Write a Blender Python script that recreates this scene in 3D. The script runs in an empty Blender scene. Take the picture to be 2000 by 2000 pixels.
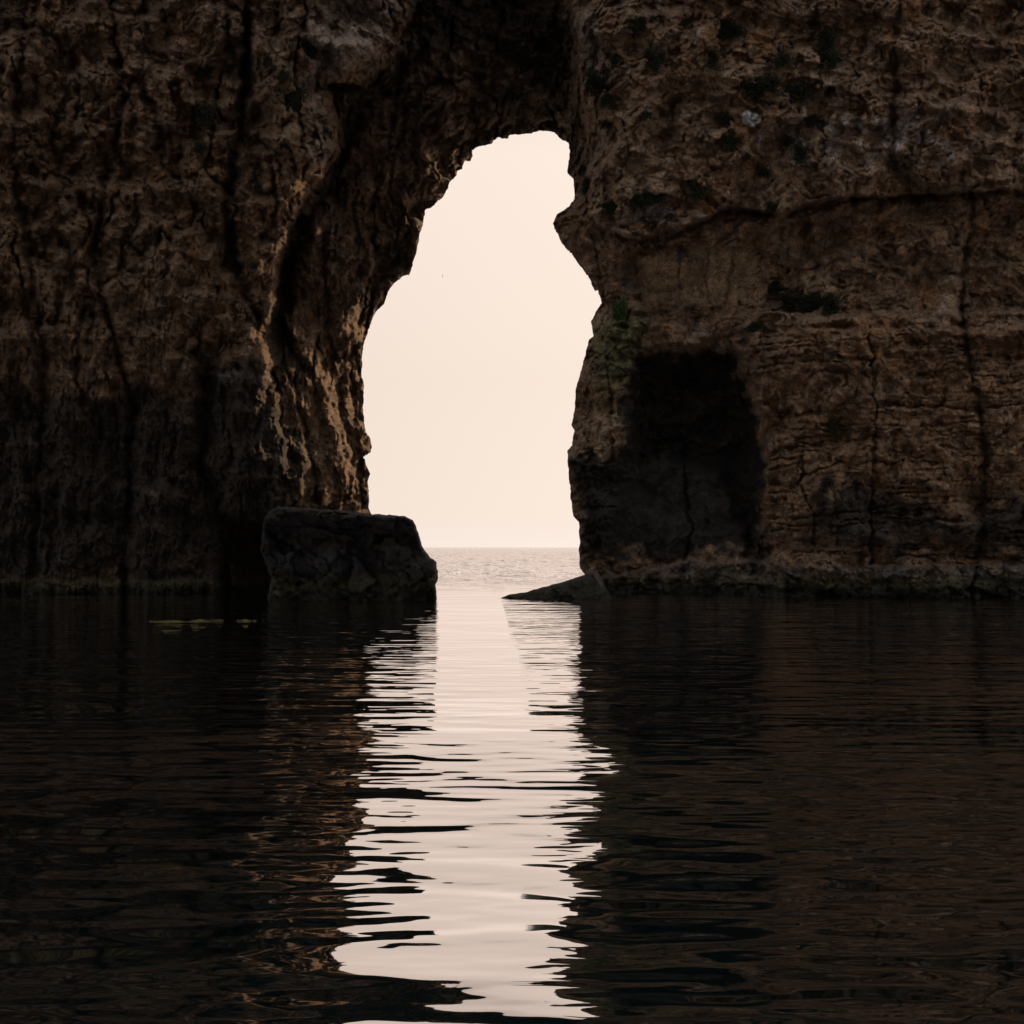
import bpy, math, random
import numpy as np
from mathutils import Vector

sc = bpy.context.scene
col = sc.collection
CAMH = 2.5          # eye height above the water, in a small boat
FP = 2000.0         # focal length in units of the 2000 px picture
HOR = 1069.0        # picture row of the horizon

# ------------------------------------------------------------------ camera
cam_data = bpy.data.cameras.new('camera')
cam = bpy.data.objects.new('camera', cam_data)
col.objects.link(cam)
cam.location = (0, 0, CAMH)
cam.rotation_euler = (math.radians(90), 0, 0)
cam_data.sensor_width = 36
cam_data.lens = 36
cam_data.shift_y = (HOR - 1000) / 2000
cam_data.clip_start = 0.1
cam_data.clip_end = 60000
sc.camera = cam

# ------------------------------------------------------------------ sky and sun
SUN_AZ = math.radians(40)      # to the right of the view direction
SUN_EL = math.radians(22)
sun_dir = Vector((math.sin(SUN_AZ) * math.cos(SUN_EL), math.cos(SUN_AZ) * math.cos(SUN_EL), math.sin(SUN_EL)))
w = bpy.data.worlds.new('World')
sc.world = w
w.use_nodes = True
nt = w.node_tree
nt.nodes.clear()
N = nt.nodes.new
L = nt.links.new
out = N('ShaderNodeOutputWorld')
sky = N('ShaderNodeTexSky')
sky.sky_type = 'NISHITA'
sky.sun_disc = False
sky.sun_elevation = SUN_EL
sky.sun_rotation = SUN_AZ
sky.dust_density = 4
sky.air_density = 1.2
bg1 = N('ShaderNodeBackground'); bg1.inputs[1].default_value = 0.15
warm = N('ShaderNodeMix'); warm.data_type = 'RGBA'; warm.blend_type = 'MULTIPLY'
warm.inputs[0].default_value = 1.0
hs = N('ShaderNodeHueSaturation'); hs.inputs['Saturation'].default_value = 0.55
L(sky.outputs[0], hs.inputs['Color'])
L(hs.outputs[0], warm.inputs[6]); warm.inputs[7].default_value = (1.0, 0.84, 0.70, 1)
# sky dimmed low and boosted overhead, added to model the rock from above
tc0 = N('ShaderNodeTexCoord'); sp0 = N('ShaderNodeSeparateXYZ'); L(tc0.outputs['Generated'], sp0.inputs[0])
zr = N('ShaderNodeMapRange'); zr.inputs[1].default_value = 0.0; zr.inputs[2].default_value = 1.0
zr.inputs[3].default_value = 0.11; zr.inputs[4].default_value = 4.9; L(sp0.outputs['Z'], zr.inputs[0])
zs = N('ShaderNodeVectorMath'); zs.operation = 'SCALE'; L(warm.outputs[2], zs.inputs[0]); L(zr.outputs[0], zs.inputs['Scale'])
L(zs.outputs[0], bg1.inputs[0])
# the bright hazy veil round the low sun
tc = N('ShaderNodeTexCoord')
dot = N('ShaderNodeVectorMath'); dot.operation = 'DOT_PRODUCT'
L(tc.outputs['Generated'], dot.inputs[0])
gd = Vector((0.12, 1.0, 0.10)).normalized()
dot.inputs[1].default_value = gd
mr = N('ShaderNodeMapRange'); mr.interpolation_type = 'SMOOTHSTEP'
mr.inputs[1].default_value = math.cos(math.radians(66)); mr.inputs[2].default_value = math.cos(math.radians(24))
L(dot.outputs['Value'], mr.inputs[0])
sep = N('ShaderNodeSeparateXYZ'); L(tc.outputs['Generated'], sep.inputs[0])
ramp = N('ShaderNodeValToRGB')
cr = ramp.color_ramp
cr.elements[0].position = 0.0; cr.elements[0].color = (0.985, 0.850, 0.770, 1)
cr.elements[1].position = 1.0; cr.elements[1].color = (0.50, 0.38, 0.31, 1)
for p, c in ((0.03, (0.970, 0.820, 0.700)), (0.16, (0.955, 0.800, 0.690)), (0.36, (1.0, 0.850, 0.740)), (0.46, (0.82, 0.66, 0.57)), (0.6, (0.60, 0.47, 0.40))):
    e = cr.elements.new(p); e.color = (*c, 1)
L(sep.outputs['Z'], ramp.inputs[0])
# a little brighter towards the sun's side
sx = N('ShaderNodeMapRange'); sx.inputs[1].default_value = -0.16; sx.inputs[2].default_value = 0.12
sx.inputs[3].default_value = 0.945; sx.inputs[4].default_value = 1.012
L(sep.outputs['X'], sx.inputs[0])
bg2 = N('ShaderNodeBackground')
L(ramp.outputs[0], bg2.inputs[0]); L(sx.outputs[0], bg2.inputs[1])
mixw = N('ShaderNodeMixShader')
L(mr.outputs[0], mixw.inputs[0]); L(bg1.outputs[0], mixw.inputs[1]); L(bg2.outputs[0], mixw.inputs[2])
L(mixw.outputs[0], out.inputs[0])

sun_data = bpy.data.lights.new('sun', 'SUN')
sun_data.energy = 4.4
sun_data.angle = math.radians(2.5)
sun_data.color = (1.0, 0.66, 0.38)
sun = bpy.data.objects.new('sun', sun_data)
col.objects.link(sun)
sun.rotation_euler = sun_dir.to_track_quat('Z', 'Y').to_euler()

sc.view_settings.view_transform = 'Standard'
sc.view_settings.look = 'None'
sc.view_settings.exposure = 0
sc.view_settings.gamma = 1
sc.view_settings.use_curve_mapping = False

# ------------------------------------------------------------------ helpers
def at(u, v, Y):
    return np.stack([(u - 1000) / FP * Y, Y, CAMH + (HOR - v) / FP * Y], -1)

rng0 = np.random.RandomState(7)
PERM = rng0.permutation(256).astype(np.int32)
PERM = np.concatenate([PERM, PERM])
GR = rng0.normal(size=(256, 3)); GR /= np.linalg.norm(GR, axis=1)[:, None]
GR = GR.astype(np.float32)
RND = rng0.rand(256, 3).astype(np.float32)

def hidx(a, b, c):
    return PERM[PERM[PERM[a & 255] + (b & 255)] + (c & 255)]

def noise(P):
    """3D gradient noise, about -0.7..0.7"""
    P = np.asarray(P, np.float32)
    I = np.floor(P).astype(np.int32)
    F = P - I
    U = F * F * F * (F * (F * 6 - 15) + 10)
    res = 0
    for dx in (0, 1):
        wx = U[:, 0] if dx else 1 - U[:, 0]
        for dy in (0, 1):
            wy = U[:, 1] if dy else 1 - U[:, 1]
            for dz in (0, 1):
                wz = U[:, 2] if dz else 1 - U[:, 2]
                g = GR[hidx(I[:, 0] + dx, I[:, 1] + dy, I[:, 2] + dz)]
                d = g[:, 0] * (F[:, 0] - dx) + g[:, 1] * (F[:, 1] - dy) + g[:, 2] * (F[:, 2] - dz)
                res = res + wx * wy * wz * d
    return res

def fbm(P, octs=4, gain=0.5, lac=2.07, ridge=False):
    P = np.asarray(P, np.float32)
    a, s, r = 1.0, 0.0, 0
    for k in range(octs):
        n = noise(P * (lac ** k) + 17.3 * k)
        if ridge: n = 1 - np.abs(n) * 2.6
        r = r + a * n; s += a; a *= gain
    return r / s

def worley(P):
    P = np.asarray(P, np.float32)
    I = np.floor(P).astype(np.int32)
    f1 = np.full(len(P), 9.0, np.float32); f2 = f1.copy(); cid = np.zeros(len(P), np.int32)
    for dx in (-1, 0, 1):
        for dy in (-1, 0, 1):
            for dz in (-1, 0, 1):
                h = hidx(I[:, 0] + dx, I[:, 1] + dy, I[:, 2] + dz)
                q = I + np.array([dx, dy, dz]) + RND[h] - P
                d = np.sqrt((q * q).sum(1))
                nf1 = np.minimum(f1, d)
                f2 = np.minimum(f2, np.maximum(f1, d))
                cid = np.where(d < f1, h, cid)
                f1 = nf1
    return f1, f2, cid

def sstep(a, b, x):
    t = np.clip((x - a) / (b - a), 0, 1)
    return t * t * (3 - 2 * t)

def poly_sd(u, v, pts):
    """signed distance to a polygon, positive inside"""
    pts = np.array(pts, float)
    n = len(pts)
    best = np.full(u.shape, 1e9); inside = np.zeros(u.shape, bool)
    for i in range(n):
        a = pts[i]; b = pts[(i + 1) % n]
        e = b - a; wx = u - a[0]; wy = v - a[1]
        t = np.clip((wx * e[0] + wy * e[1]) / (e @ e + 1e-9), 0, 1)
        d = (wx - t * e[0]) ** 2 + (wy - t * e[1]) ** 2
        best = np.minimum(best, d)
        if a[1] != b[1]:
            c = ((a[1] <= v) != (b[1] <= v)) & (u < (b[0] - a[0]) * (v - a[1]) / (b[1] - a[1]) + a[0])
            inside ^= c
    d = np.sqrt(best)
    return np.where(inside, d, -d)

def line_d(u, v, pts):
    best = np.full(u.shape, 1e9)
    for a, b in zip(pts[:-1], pts[1:]):
        a = np.array(a, float); b = np.array(b, float); e = b - a
        wx = u - a[0]; wy = v - a[1]
        t = np.clip((wx * e[0] + wy * e[1]) / (e @ e + 1e-9), 0, 1)
        best = np.minimum(best, (wx - t * e[0]) ** 2 + (wy - t * e[1]) ** 2)
    return np.sqrt(best)

def make_mesh(name, verts, faces, mat, parent=None, colors=None, smooth=False):
    me = bpy.data.meshes.new(name)
    verts = np.asarray(verts, np.float32); faces = np.asarray(faces, np.int32)
    k = faces.shape[1]
    me.vertices.add(len(verts)); me.vertices.foreach_set('co', verts.ravel())
    me.loops.add(faces.size); me.loops.foreach_set('vertex_index', faces.ravel())
    me.polygons.add(len(faces))
    me.polygons.foreach_set('loop_start', np.arange(0, faces.size, k, dtype=np.int32))
    me.polygons.foreach_set('loop_total', np.full(len(faces), k, np.int32))
    if smooth: me.polygons.foreach_set('use_smooth', np.ones(len(faces), bool))
    me.update(calc_edges=True)
    if colors is not None:
        at_ = me.color_attributes.new('rock_colour', 'FLOAT_COLOR', 'POINT')
        c4 = np.ones((len(verts), 4), np.float32); c4[:, :3] = colors
        at_.data.foreach_set('color', c4.ravel())
    me.materials.append(mat)
    ob = bpy.data.objects.new(name, me)
    col.objects.link(ob)
    if parent: ob.parent = parent
    return ob

def tag(o, label=None, cat=None, group=None, kind=None):
    if label: o['label'] = label
    if cat: o['category'] = cat
    if group: o['group'] = group
    if kind: o['kind'] = kind
    return o

def compact(verts, faces, *arrs):
    used = np.unique(faces)
    m = np.full(len(verts), -1, np.int64); m[used] = np.arange(len(used))
    return (verts[used], m[faces]) + tuple(a[used] for a in arrs)

# ------------------------------------------------------------------ materials
def new_mat(name):
    m = bpy.data.materials.new(name); m.use_nodes = True
    m.node_tree.nodes.clear()
    return m, m.node_tree

def rock_material(name, rough=0.85, bump=1.0, spec=0.3):
    m, t = new_mat(name)
    n = t.nodes.new; l = t.links.new
    o = n('ShaderNodeOutputMaterial'); b = n('ShaderNodeBsdfPrincipled')
    l(b.outputs[0], o.inputs[0])
    geo = n('ShaderNodeNewGeometry')
    att = n('ShaderNodeAttribute'); att.attribute_name = 'rock_colour'
    def nz(scale, detail, r=0.6, vec=None):
        x = n('ShaderNodeTexNoise'); x.inputs['Scale'].default_value = scale
        x.inputs['Detail'].default_value = detail; x.inputs['Roughness'].default_value = r
        l(vec if vec else geo.outputs['Position'], x.inputs['Vector']); return x
    # blotches and grains in the colour
    n1 = nz(1.6, 8, 0.68); n2 = nz(9.0, 6, 0.7)
    r1 = n('ShaderNodeMapRange'); r1.inputs[1].default_value = 0.36; r1.inputs[2].default_value = 0.66
    r1.inputs[3].default_value = 0.45; r1.inputs[4].default_value = 1.55; l(n1.outputs[0], r1.inputs[0])
    r2 = n('ShaderNodeMapRange'); r2.inputs[1].default_value = 0.35; r2.inputs[2].default_value = 0.68
    r2.inputs[3].default_value = 0.4; r2.inputs[4].default_value = 1.75; l(n2.outputs[0], r2.inputs[0])
    mu = n('ShaderNodeMath'); mu.operation = 'MULTIPLY'; l(r1.outputs[0], mu.inputs[0]); l(r2.outputs[0], mu.inputs[1])
    mx = n('ShaderNodeVectorMath'); mx.operation = 'SCALE'; l(att.outputs['Color'], mx.inputs[0]); l(mu.outputs[0], mx.inputs['Scale'])
    # pale lichen flecks
    n3 = nz(5.5, 7, 0.75)
    r3 = n('ShaderNodeMapRange'); r3.inputs[1].default_value = 0.60; r3.inputs[2].default_value = 0.72; r3.inputs[4].default_value = 0.45
    l(n3.outputs[0], r3.inputs[0])
    lum = n('ShaderNodeVectorMath'); lum.operation = 'SCALE'; lum.inputs['Scale'].default_value = 2.3
    l(att.outputs['Color'], lum.inputs[0])
    m3 = n('ShaderNodeMix'); m3.data_type = 'RGBA'; l(r3.outputs[0], m3.inputs[0]); l(mx.outputs[0], m3.inputs[6]); l(lum.outputs[0], m3.inputs[7])
    l(m3.outputs[2], b.inputs['Base Color'])
    b.inputs['Roughness'].default_value = rough
    b.inputs['Specular IOR Level'].default_value = spec
    # relief  finer than the mesh
    n4 = nz(3.0, 12, 0.78)
    vo = n('ShaderNodeTexVoronoi'); vo.feature = 'DISTANCE_TO_EDGE'; vo.inputs['Scale'].default_value = 1.3
    wv = n('ShaderNodeVectorMath'); wv.operation = 'MULTIPLY_ADD'
    wn = nz(1.1, 5, 0.6); l(wn.outputs['Color'], wv.inputs[0]); wv.inputs[1].default_value = (1.6, 1.6, 1.6); l(geo.outputs['Position'], wv.inputs[2])
    l(wv.outputs[0], vo.inputs['Vector'])
    vr = n('ShaderNodeMapRange'); vr.inputs[2].default_value = 0.05; l(vo.outputs['Distance'], vr.inputs[0])
    ad = n('ShaderNodeMath'); ad.operation = 'MULTIPLY_ADD'; l(vr.outputs[0], ad.inputs[0]); ad.inputs[1].default_value = 0.04; l(n4.outputs[0], ad.inputs[2])
    bp = n('ShaderNodeBump'); bp.inputs['Strength'].default_value = 0.9 * bump; bp.inputs['Distance'].default_value = 0.55
    # fine upright runnels where the attribute 'runnels' asks for them
    ra = n('ShaderNodeAttribute'); ra.attribute_name = 'runnels'
    sc3 = n('ShaderNodeVectorMath'); sc3.operation = 'MULTIPLY'; l(geo.outputs['Position'], sc3.inputs[0]); sc3.inputs[1].default_value = (6.5, 3.0, 0.9)
    rn = nz(1.0, 5, 0.65, sc3.outputs[0])
    rm = n('ShaderNodeMath'); rm.operation = 'MULTIPLY'; l(rn.outputs[0], rm.inputs[0]); l(ra.outputs['Fac'], rm.inputs[1])
    a2 = n('ShaderNodeMath'); a2.operation = 'MULTIPLY_ADD'; l(rm.outputs[0], a2.inputs[0]); a2.inputs[1].default_value = 1.1; l(ad.outputs[0], a2.inputs[2])
    l(a2.outputs[0], bp.inputs['Height']); l(bp.outputs[0], b.inputs['Normal'])
    return m

ROCK = rock_material('limestone')
WETROCK = rock_material('wet_limestone', rough=0.55, spec=0.5)

def plain(name, color, rough=0.8, var=0.5, scale=6, sheen=0.2):
    m, t = new_mat(name)
    n = t.nodes.new; l = t.links.new
    o = n('ShaderNodeOutputMaterial'); b = n('ShaderNodeBsdfPrincipled'); l(b.outputs[0], o.inputs[0])
    geo = n('ShaderNodeNewGeometry')
    x = n('ShaderNodeTexNoise'); x.inputs['Scale'].default_value = scale; x.inputs['Detail'].default_value = 4
    l(geo.outputs['Position'], x.inputs['Vector'])
    r = n('ShaderNodeMapRange'); r.inputs[3].default_value = 1 - var; r.inputs[4].default_value = 1 + var; r.inputs[1].default_value = .3; r.inputs[2].default_value = .7
    l(x.outputs[0], r.inputs[0])
    s = n('ShaderNodeVectorMath'); s.operation = 'SCALE'; s.inputs[0].default_value = color; l(r.outputs[0], s.inputs['Scale'])
    l(s.outputs[0], b.inputs['Base Color']); b.inputs['Roughness'].default_value = rough
    b.inputs['Specular IOR Level'].default_value = sheen
    return m

LEAF = plain('dark_shrub_leaves', (0.010, 0.012, 0.006))
LEAFG = plain('green_shrub_leaves', (0.022, 0.045, 0.010))
TWIG = plain('twigs', (0.06, 0.045, 0.03))
FEATHER = plain('bird_feathers', (0.12, 0.11, 0.10))

# water
WATER, t = new_mat('sea_water')
n = t.nodes.new; l = t.links.new
o = n('ShaderNodeOutputMaterial')
geo = n('ShaderNodeNewGeometry')
def mapped(sx_, sy_, rot, off=(0, 0, 0)):
    mp = n('ShaderNodeMapping'); mp.vector_type = 'POINT'
    mp.inputs['Rotation'].default_value = (0, 0, rot)
    mp.inputs['Scale'].default_value = (sx_, sy_, 1)
    mp.inputs['Location'].default_value = off
    l(geo.outputs['Position'], mp.inputs[0]); return mp.outputs[0]
def wave(vec, detail, r, amp, dist=0.0):
    x = n('ShaderNodeTexNoise'); x.inputs['Scale'].default_value = 1
    x.inputs['Detail'].default_value = detail; x.inputs['Roughness'].default_value = r
    x.inputs['Distortion'].default_value = dist
    l(vec, x.inputs['Vector'])
    mm = n('ShaderNodeMath'); mm.operation = 'MULTIPLY'; mm.inputs[1].default_value = amp
    l(x.outputs[0], mm.inputs[0]); return mm.outputs[0]
def add(a, b):
    x = n('ShaderNodeMath'); x.operation = 'ADD'; l(a, x.inputs[0]); l(b, x.inputs[1]); return x.outputs[0]
spd = n('ShaderNodeSeparateXYZ'); l(geo.outputs['Position'], spd.inputs[0])
dist = n('ShaderNodeMapRange'); dist.interpolation_type = 'SMOOTHSTEP'
dist.inputs[1].default_value = 10; dist.inputs[2].default_value = 30; dist.inputs[3].default_value = 1.0; dist.inputs[4].default_value = 0.62
l(spd.outputs['Y'], dist.inputs[0])
def faded(a):
    x = n('ShaderNodeMath'); x.operation = 'MULTIPLY'; l(a, x.inputs[0]); l(dist.outputs[0], x.inputs[1]); return x.outputs[0]
calm = add(add(wave(mapped(0.34, 0.75, 0.24, (4.7, 8.35, 0)), 0, 0.5, 0.072), faded(wave(mapped(0.72, 2.25, 0.17, (3, 7, 0)), 1.0, 0.45, 0.070, 0.10))),
           wave(mapped(2.2, 5.5, 0.05, (9, 1, 0)), 1, 0.4, 0.008))
# long low swell that runs in under the boat and dies out towards the arch
spc = n('ShaderNodeSeparateXYZ'); l(geo.outputs['Position'], spc.inputs[0])
def mth(opn, a, b=None):
    x = n('ShaderNodeMath'); x.operation = opn
    for i_, q_ in enumerate((a, b)):
        if q_ is None: continue
        if isinstance(q_, (int, float)): x.inputs[i_].default_value = q_
        else: l(q_, x.inputs[i_])
    return x.outputs[0]
ph = mth('MULTIPLY', mth('SUBTRACT', mth('ADD', spc.outputs['Y'], mth('MULTIPLY', spc.outputs['X'], 0.22)), 4.0), 0.63)
fd = n('ShaderNodeMapRange'); fd.interpolation_type = 'SMOOTHSTEP'; fd.inputs[1].default_value = 11; fd.inputs[2].default_value = 21
fd.inputs[3].default_value = 0.115; fd.inputs[4].default_value = 0.0; l(spc.outputs['Y'], fd.inputs[0])
calm = add(calm, mth('MULTIPLY', mth('COSINE', ph), fd.outputs[0]))
chop = add(wave(mapped(0.12, 0.10, -0.1, (2, 5, 0)), 2, 0.5, 2.0), add(wave(mapped(0.5, 0.7, -0.1, (2, 5, 0)), 3, 0.55, 0.7), wave(mapped(1.6, 3.0, 0.2), 2, 0.55, 0.06)))
spx = n('ShaderNodeSeparateXYZ'); l(geo.outputs['Position'], spx.inputs[0])
op = n('ShaderNodeMapRange'); op.interpolation_type = 'SMOOTHSTEP'
op.inputs[1].default_value = 42; op.inputs[2].default_value = 82; l(spx.outputs['Y'], op.inputs[0])
mixh = n('ShaderNodeMix'); mixh.data_type = 'FLOAT'
l(op.outputs[0], mixh.inputs[0]); l(calm, mixh.inputs[2]); l(chop, mixh.inputs[3])
bp = n('ShaderNodeBump'); bp.inputs['Strength'].default_value = 1.0; bp.inputs['Distance'].default_value = 1.0
l(mixh.outputs[0], bp.inputs['Height'])
gl = n('ShaderNodeBsdfGlossy'); gl.inputs['Roughness'].default_value = 0.02
gl.inputs['Color'].default_value = (1.0, 0.955, 0.945, 1)
l(bp.outputs[0], gl.inputs['Normal'])
df = n('ShaderNodeBsdfDiffuse'); df.inputs['Color'].default_value = (0.0008, 0.004, 0.005, 1)
dt = n('ShaderNodeVectorMath'); dt.operation = 'DOT_PRODUCT'; l(geo.outputs['Incoming'], dt.inputs[0]); l(bp.outputs[0], dt.inputs[1])
ab = n('ShaderNodeMath'); ab.operation = 'ABSOLUTE'; l(dt.outputs['Value'], ab.inputs[0])
fr = n('ShaderNodeMath'); fr.operation = 'MULTIPLY_ADD'; l(ab.outputs[0], fr.inputs[0]); fr.inputs[1].default_value = -1.07; fr.inputs[2].default_value = 1.0; fr.use_clamp = True
ms = n('ShaderNodeMixShader'); l(fr.outputs[0], ms.inputs[0]); l(df.outputs[0], ms.inputs[1]); l(gl.outputs[0], ms.inputs[2])
l(ms.outputs[0], o.inputs[0])

# ------------------------------------------------------------------ sea
S = 25000.0
def open_swell():
    Yr = 60 * 1.0052 ** np.arange(0, 900)
    xr = np.linspace(-.36, .36, 520)
    YY, XX = np.meshgrid(Yr, xr, indexing='ij'); YY = YY.ravel(); XX = XX.ravel() * YY
    P = np.stack([XX, YY, XX * 0], 1)
    h = fbm(P * np.array([.16, .22, 1]), 3, .55) * .55 + fbm(P * np.array([.55, .8, 1]) + 9, 3, .55) * .26
    edge = sstep(.36, .30, np.abs(XX / YY))
    A = sstep(60, 95, YY) * edge * sstep(6400, 2500, YY)
    z = .012 + np.maximum(h + .05, 0) * A * 1.6 - .03 * (1 - sstep(60, 64, YY) * (edge > 0))
    i_ = np.arange(len(z)).reshape(len(Yr), len(xr))
    q_ = np.stack([i_[:-1, :-1], i_[:-1, 1:], i_[1:, 1:], i_[1:, :-1]], -1).reshape(-1, 4)
    return np.stack([XX, YY, z], 1), q_
sv_, sq_ = open_swell()
flat_v = np.array([(-S, -200, 0), (S, -200, 0), (S, S, 0), (-S, S, 0)], float)
sea = make_mesh('sea', np.concatenate([flat_v, sv_]), np.concatenate([np.array([[0, 1, 2, 3]]), sq_ + 4]), WATER, smooth=True)
tag(sea, kind='structure')
bed_m = plain('seabed_sand', (0.02, 0.04, 0.035))
bed = make_mesh('seabed', [(-S, -200, -6), (S, -200, -6), (S, S, -6), (-S, S, -6)], [(0, 1, 2, 3)], bed_m)
tag(bed, kind='structure')

# ------------------------------------------------------------------ rock arch
HOLE = [(727, 1400), (727, 1170), (725, 1004), (721, 993), (721, 961), (718, 941), (723, 927), (717, 913), (710.5, 892.5), (723, 883),
 (725.6, 873.6), (722, 853), (714, 844), (709, 802), (711, 753), (705.5, 732), (708, 694), (712, 665), (720, 644), (729, 621),
 (734, 609.5), (745.6, 598), (751, 593), (761, 564), (784, 540), (799, 536), (805, 520), (812, 499.5), (818, 466), (826, 437),
 (831, 410.6), (849, 400), (865.6, 383.7), (875, 367), (877, 357), (891.5, 343), (892.5, 332), (903, 330), (907, 313), (918, 314),
 (923, 305), (922.5, 292.6), (942, 284), (947, 285), (959, 280), (975, 267), (980.5, 271.5), (993, 271), (995, 263.6), (1023, 262.6),
 (1052, 256), (1081, 257.5), (1096.5, 272), (1110, 279), (1113, 294.7), (1110, 315), (1107, 339), (1119, 348.5), (1122, 367),
 (1121, 388), (1112, 403), (1097.5, 412.7), (1088, 418), (1079.5, 437.5), (1087, 454), (1099, 478), (1117, 497.6), (1135, 521.6),
 (1150, 541), (1160.6, 567.5), (1167.5, 563.6), (1174.7, 592), (1163.6, 610), (1154.6, 628), (1159, 658), (1150, 664),
 (1145.6, 682), (1135, 724), (1124.5, 763), (1123, 796), (1117, 829), (1121.5, 841), (1117, 871), (1108, 880), (1109.5, 910),
 (1115.5, 980), (1120, 1007.7), (1130.7, 1020), (1132.5, 1046), (1130.7, 1081.6), (1132.5, 1110), (1143, 1122), (1145, 1170), (1145, 1400)]

CTRL = [(727,1100,63),(722,950,64),(708,800,65),(710,690,65),(760,570,65),(815,480,64),(830,410,64),(890,340,64),(923,300,64),(980,270,65),
 (1080,257,66),(1112,290,65),(1120,370,62),(1080,438,59),(1117,498,59),(1160,560,59),(1170,595,59),(1155,650,59.5),(1125,760,60),(1117,860,60),
 (1108,900,59),(1115,1000,60),(1132,1080,60.5),(690,950,61.8),(650,950,59.5),(600,950,57.7),(660,800,61.8),(610,800,59.3),(560,800,57.5),
 (650,690,61),(600,690,59),(700,580,61.5),(640,560,59.5),(590,560,58.3),(560,650,58),(540,900,56.5),(500,800,56),(520,700,56),(450,700,55.5),
 (400,800,56),(380,1000,56),(430,1100,57),(380,1150,56),(500,1100,60.5),(470,1000,57.5),(400,600,55),(380,400,54.5),(450,500,55.2),(500,300,54.3),
 (400,200,54),(560,300,54),(620,280,54.3),(600,100,53.5),(700,100,54.5),(740,60,55),(760,130,55.5),(200,200,54),(0,300,53.5),(-300,600,53),
 (100,900,55),(200,1150,55.5),(-200,1150,55),(700,250,58),(740,300,59.5),(800,330,61),(760,450,61.5),(680,420,59.5),(620,480,58),(800,200,59.5),
 (860,250,61),(900,150,60),(950,220,62),(1000,150,62),(1000,60,61),(1080,60,61.5),(1080,180,63.5),(1100,120,62),(1160,60,55),(1170,200,55.5),
 (1180,320,56),(1160,420,57),(1250,100,54.5),(1400,100,54),(1600,100,53.5),(1300,300,55),(1500,250,54),(1640,300,53.6),(1250,420,55.5),
 (1400,390,54.8),(1600,370,54),(1230,520,58.5),(1350,520,58.9),(1450,500,57.2),(1550,450,56),(1640,480,55.4),(1350,600,57.4),(1200,620,57.6),
 (1300,650,57),(1450,640,56),(1550,560,56.3),(1560,630,54.8),(1640,630,54.5),(1180,720,57.5),(1180,850,57.8),(1180,1000,58),(1260,750,58.6),
 (1340,740,59.5),(1340,850,60),(1400,900,59.8),(1250,950,58.8),(1350,1050,58.6),(1430,1050,58.6),(1470,900,58),(1520,720,54.8),(1600,800,54.5),
 (1560,950,54.8),(1560,1080,55.5),(1640,1000,54.4),(1800,200,53),(2000,300,52.5),(2300,600,52),(1800,800,54),(2000,1000,53.5),(2300,1100,53),
 (1800,1130,55),(600,-250,53),(1300,-250,53),(1000,-250,57),(2300,-250,52),(-300,-250,52),(1100,-100,59),(900,-60,59)]
CT = np.array(CTRL, float)

def control_depth(u, v):
    D = np.hypot(CT[:, None, 0] - CT[None, :, 0], CT[:, None, 1] - CT[None, :, 1])
    n_ = len(CT)
    A = np.zeros((n_ + 1, n_ + 1)); A[:n_, :n_] = D + np.eye(n_) * -6.0; A[n_, :n_] = 1; A[:n_, n_] = 1
    wts = np.linalg.solve(A, np.append(CT[:, 2], 0))
    r = np.full(u.shape, wts[-1])
    for i in range(n_):
        r += wts[i] * np.hypot(u - CT[i, 0], v - CT[i, 1])
    return r

UP_LEFT = [(-400,-900),(900,-900),(812,0),(775,90),(760,128),(735,142),(700,168),(640,162),(662,240),(655,310),(600,370),(562,455),(548,520),
           (530,620),(522,700),(540,780),(565,860),(590,960),(560,1000),(-400,1000)]
OVER_R = [(1150,420),(1195,455),(1240,466),(1290,455),(1330,442),(1380,415),(1450,406),(1520,415),(1640,385),(2400,350),(2400,-900),(1100,-900),
          (1116,40),(1128,100),(1136,190),(1150,260),(1152,330)]
LOWFACE_R = [(1185,600),(1240,592),(1280,618),(1380,612),(1460,618),(1500,604),(1560,614),(2400,600),(2400,1300),(1100,1300),(1100,700)]
BLOCK_R = [(1470,662),(1560,645),(2400,640),(2400,1300),(1500,1300),(1494,1000),(1500,880),(1482,780),(1465,700)]
LEDGE_R = [(1140,1118),(1180,1124),(1240,1116),(1300,1106),(1340,1097),(1400,1102),(1480,1095),(1560,1108),(2400,1100),(2400,1400),(1140,1400)]
CAVE_R = [(1238,705),(1270,688),(1400,676),(1455,692),(1478,780),(1494,880),(1492,1000),(1465,1080),(1410,930),(1300,890),(1245,910),(1228,800)]
LOWBLOCK_R = [(1090,882),(1165,882),(1200,905),(1228,1130),(1090,1130)]
BOX_L = [(418,732),(470,722),(540,742),(556,800),(590,960),(610,1010),(438,1020),(420,850)]
CAVE_L = [(440,1010),(545,1030),(560,1400),(432,1400),(430,1100)]
WATER_L = [(-400,1128),(300,1134),(425,1136),(436,1160),(436,1400),(-400,1400)]
NODULES = [(1205,478,34,1.1),(1302,456,26,0.9),(1340,440,16,.4),(1270,470,18,.5),(1467,231,17,.4),(1600,470,30,.4),(860,190,30,.8),(905,160,22,.8),
           (940,150,18,.6),(835,290,24,.9),(880,240,28,1.0),(812,230,22,.6),(790,390,26,.7),(700,370,28,.8),(760,330,24,.8),(620,300,34,.6),(680,90,50,.5)]
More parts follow.
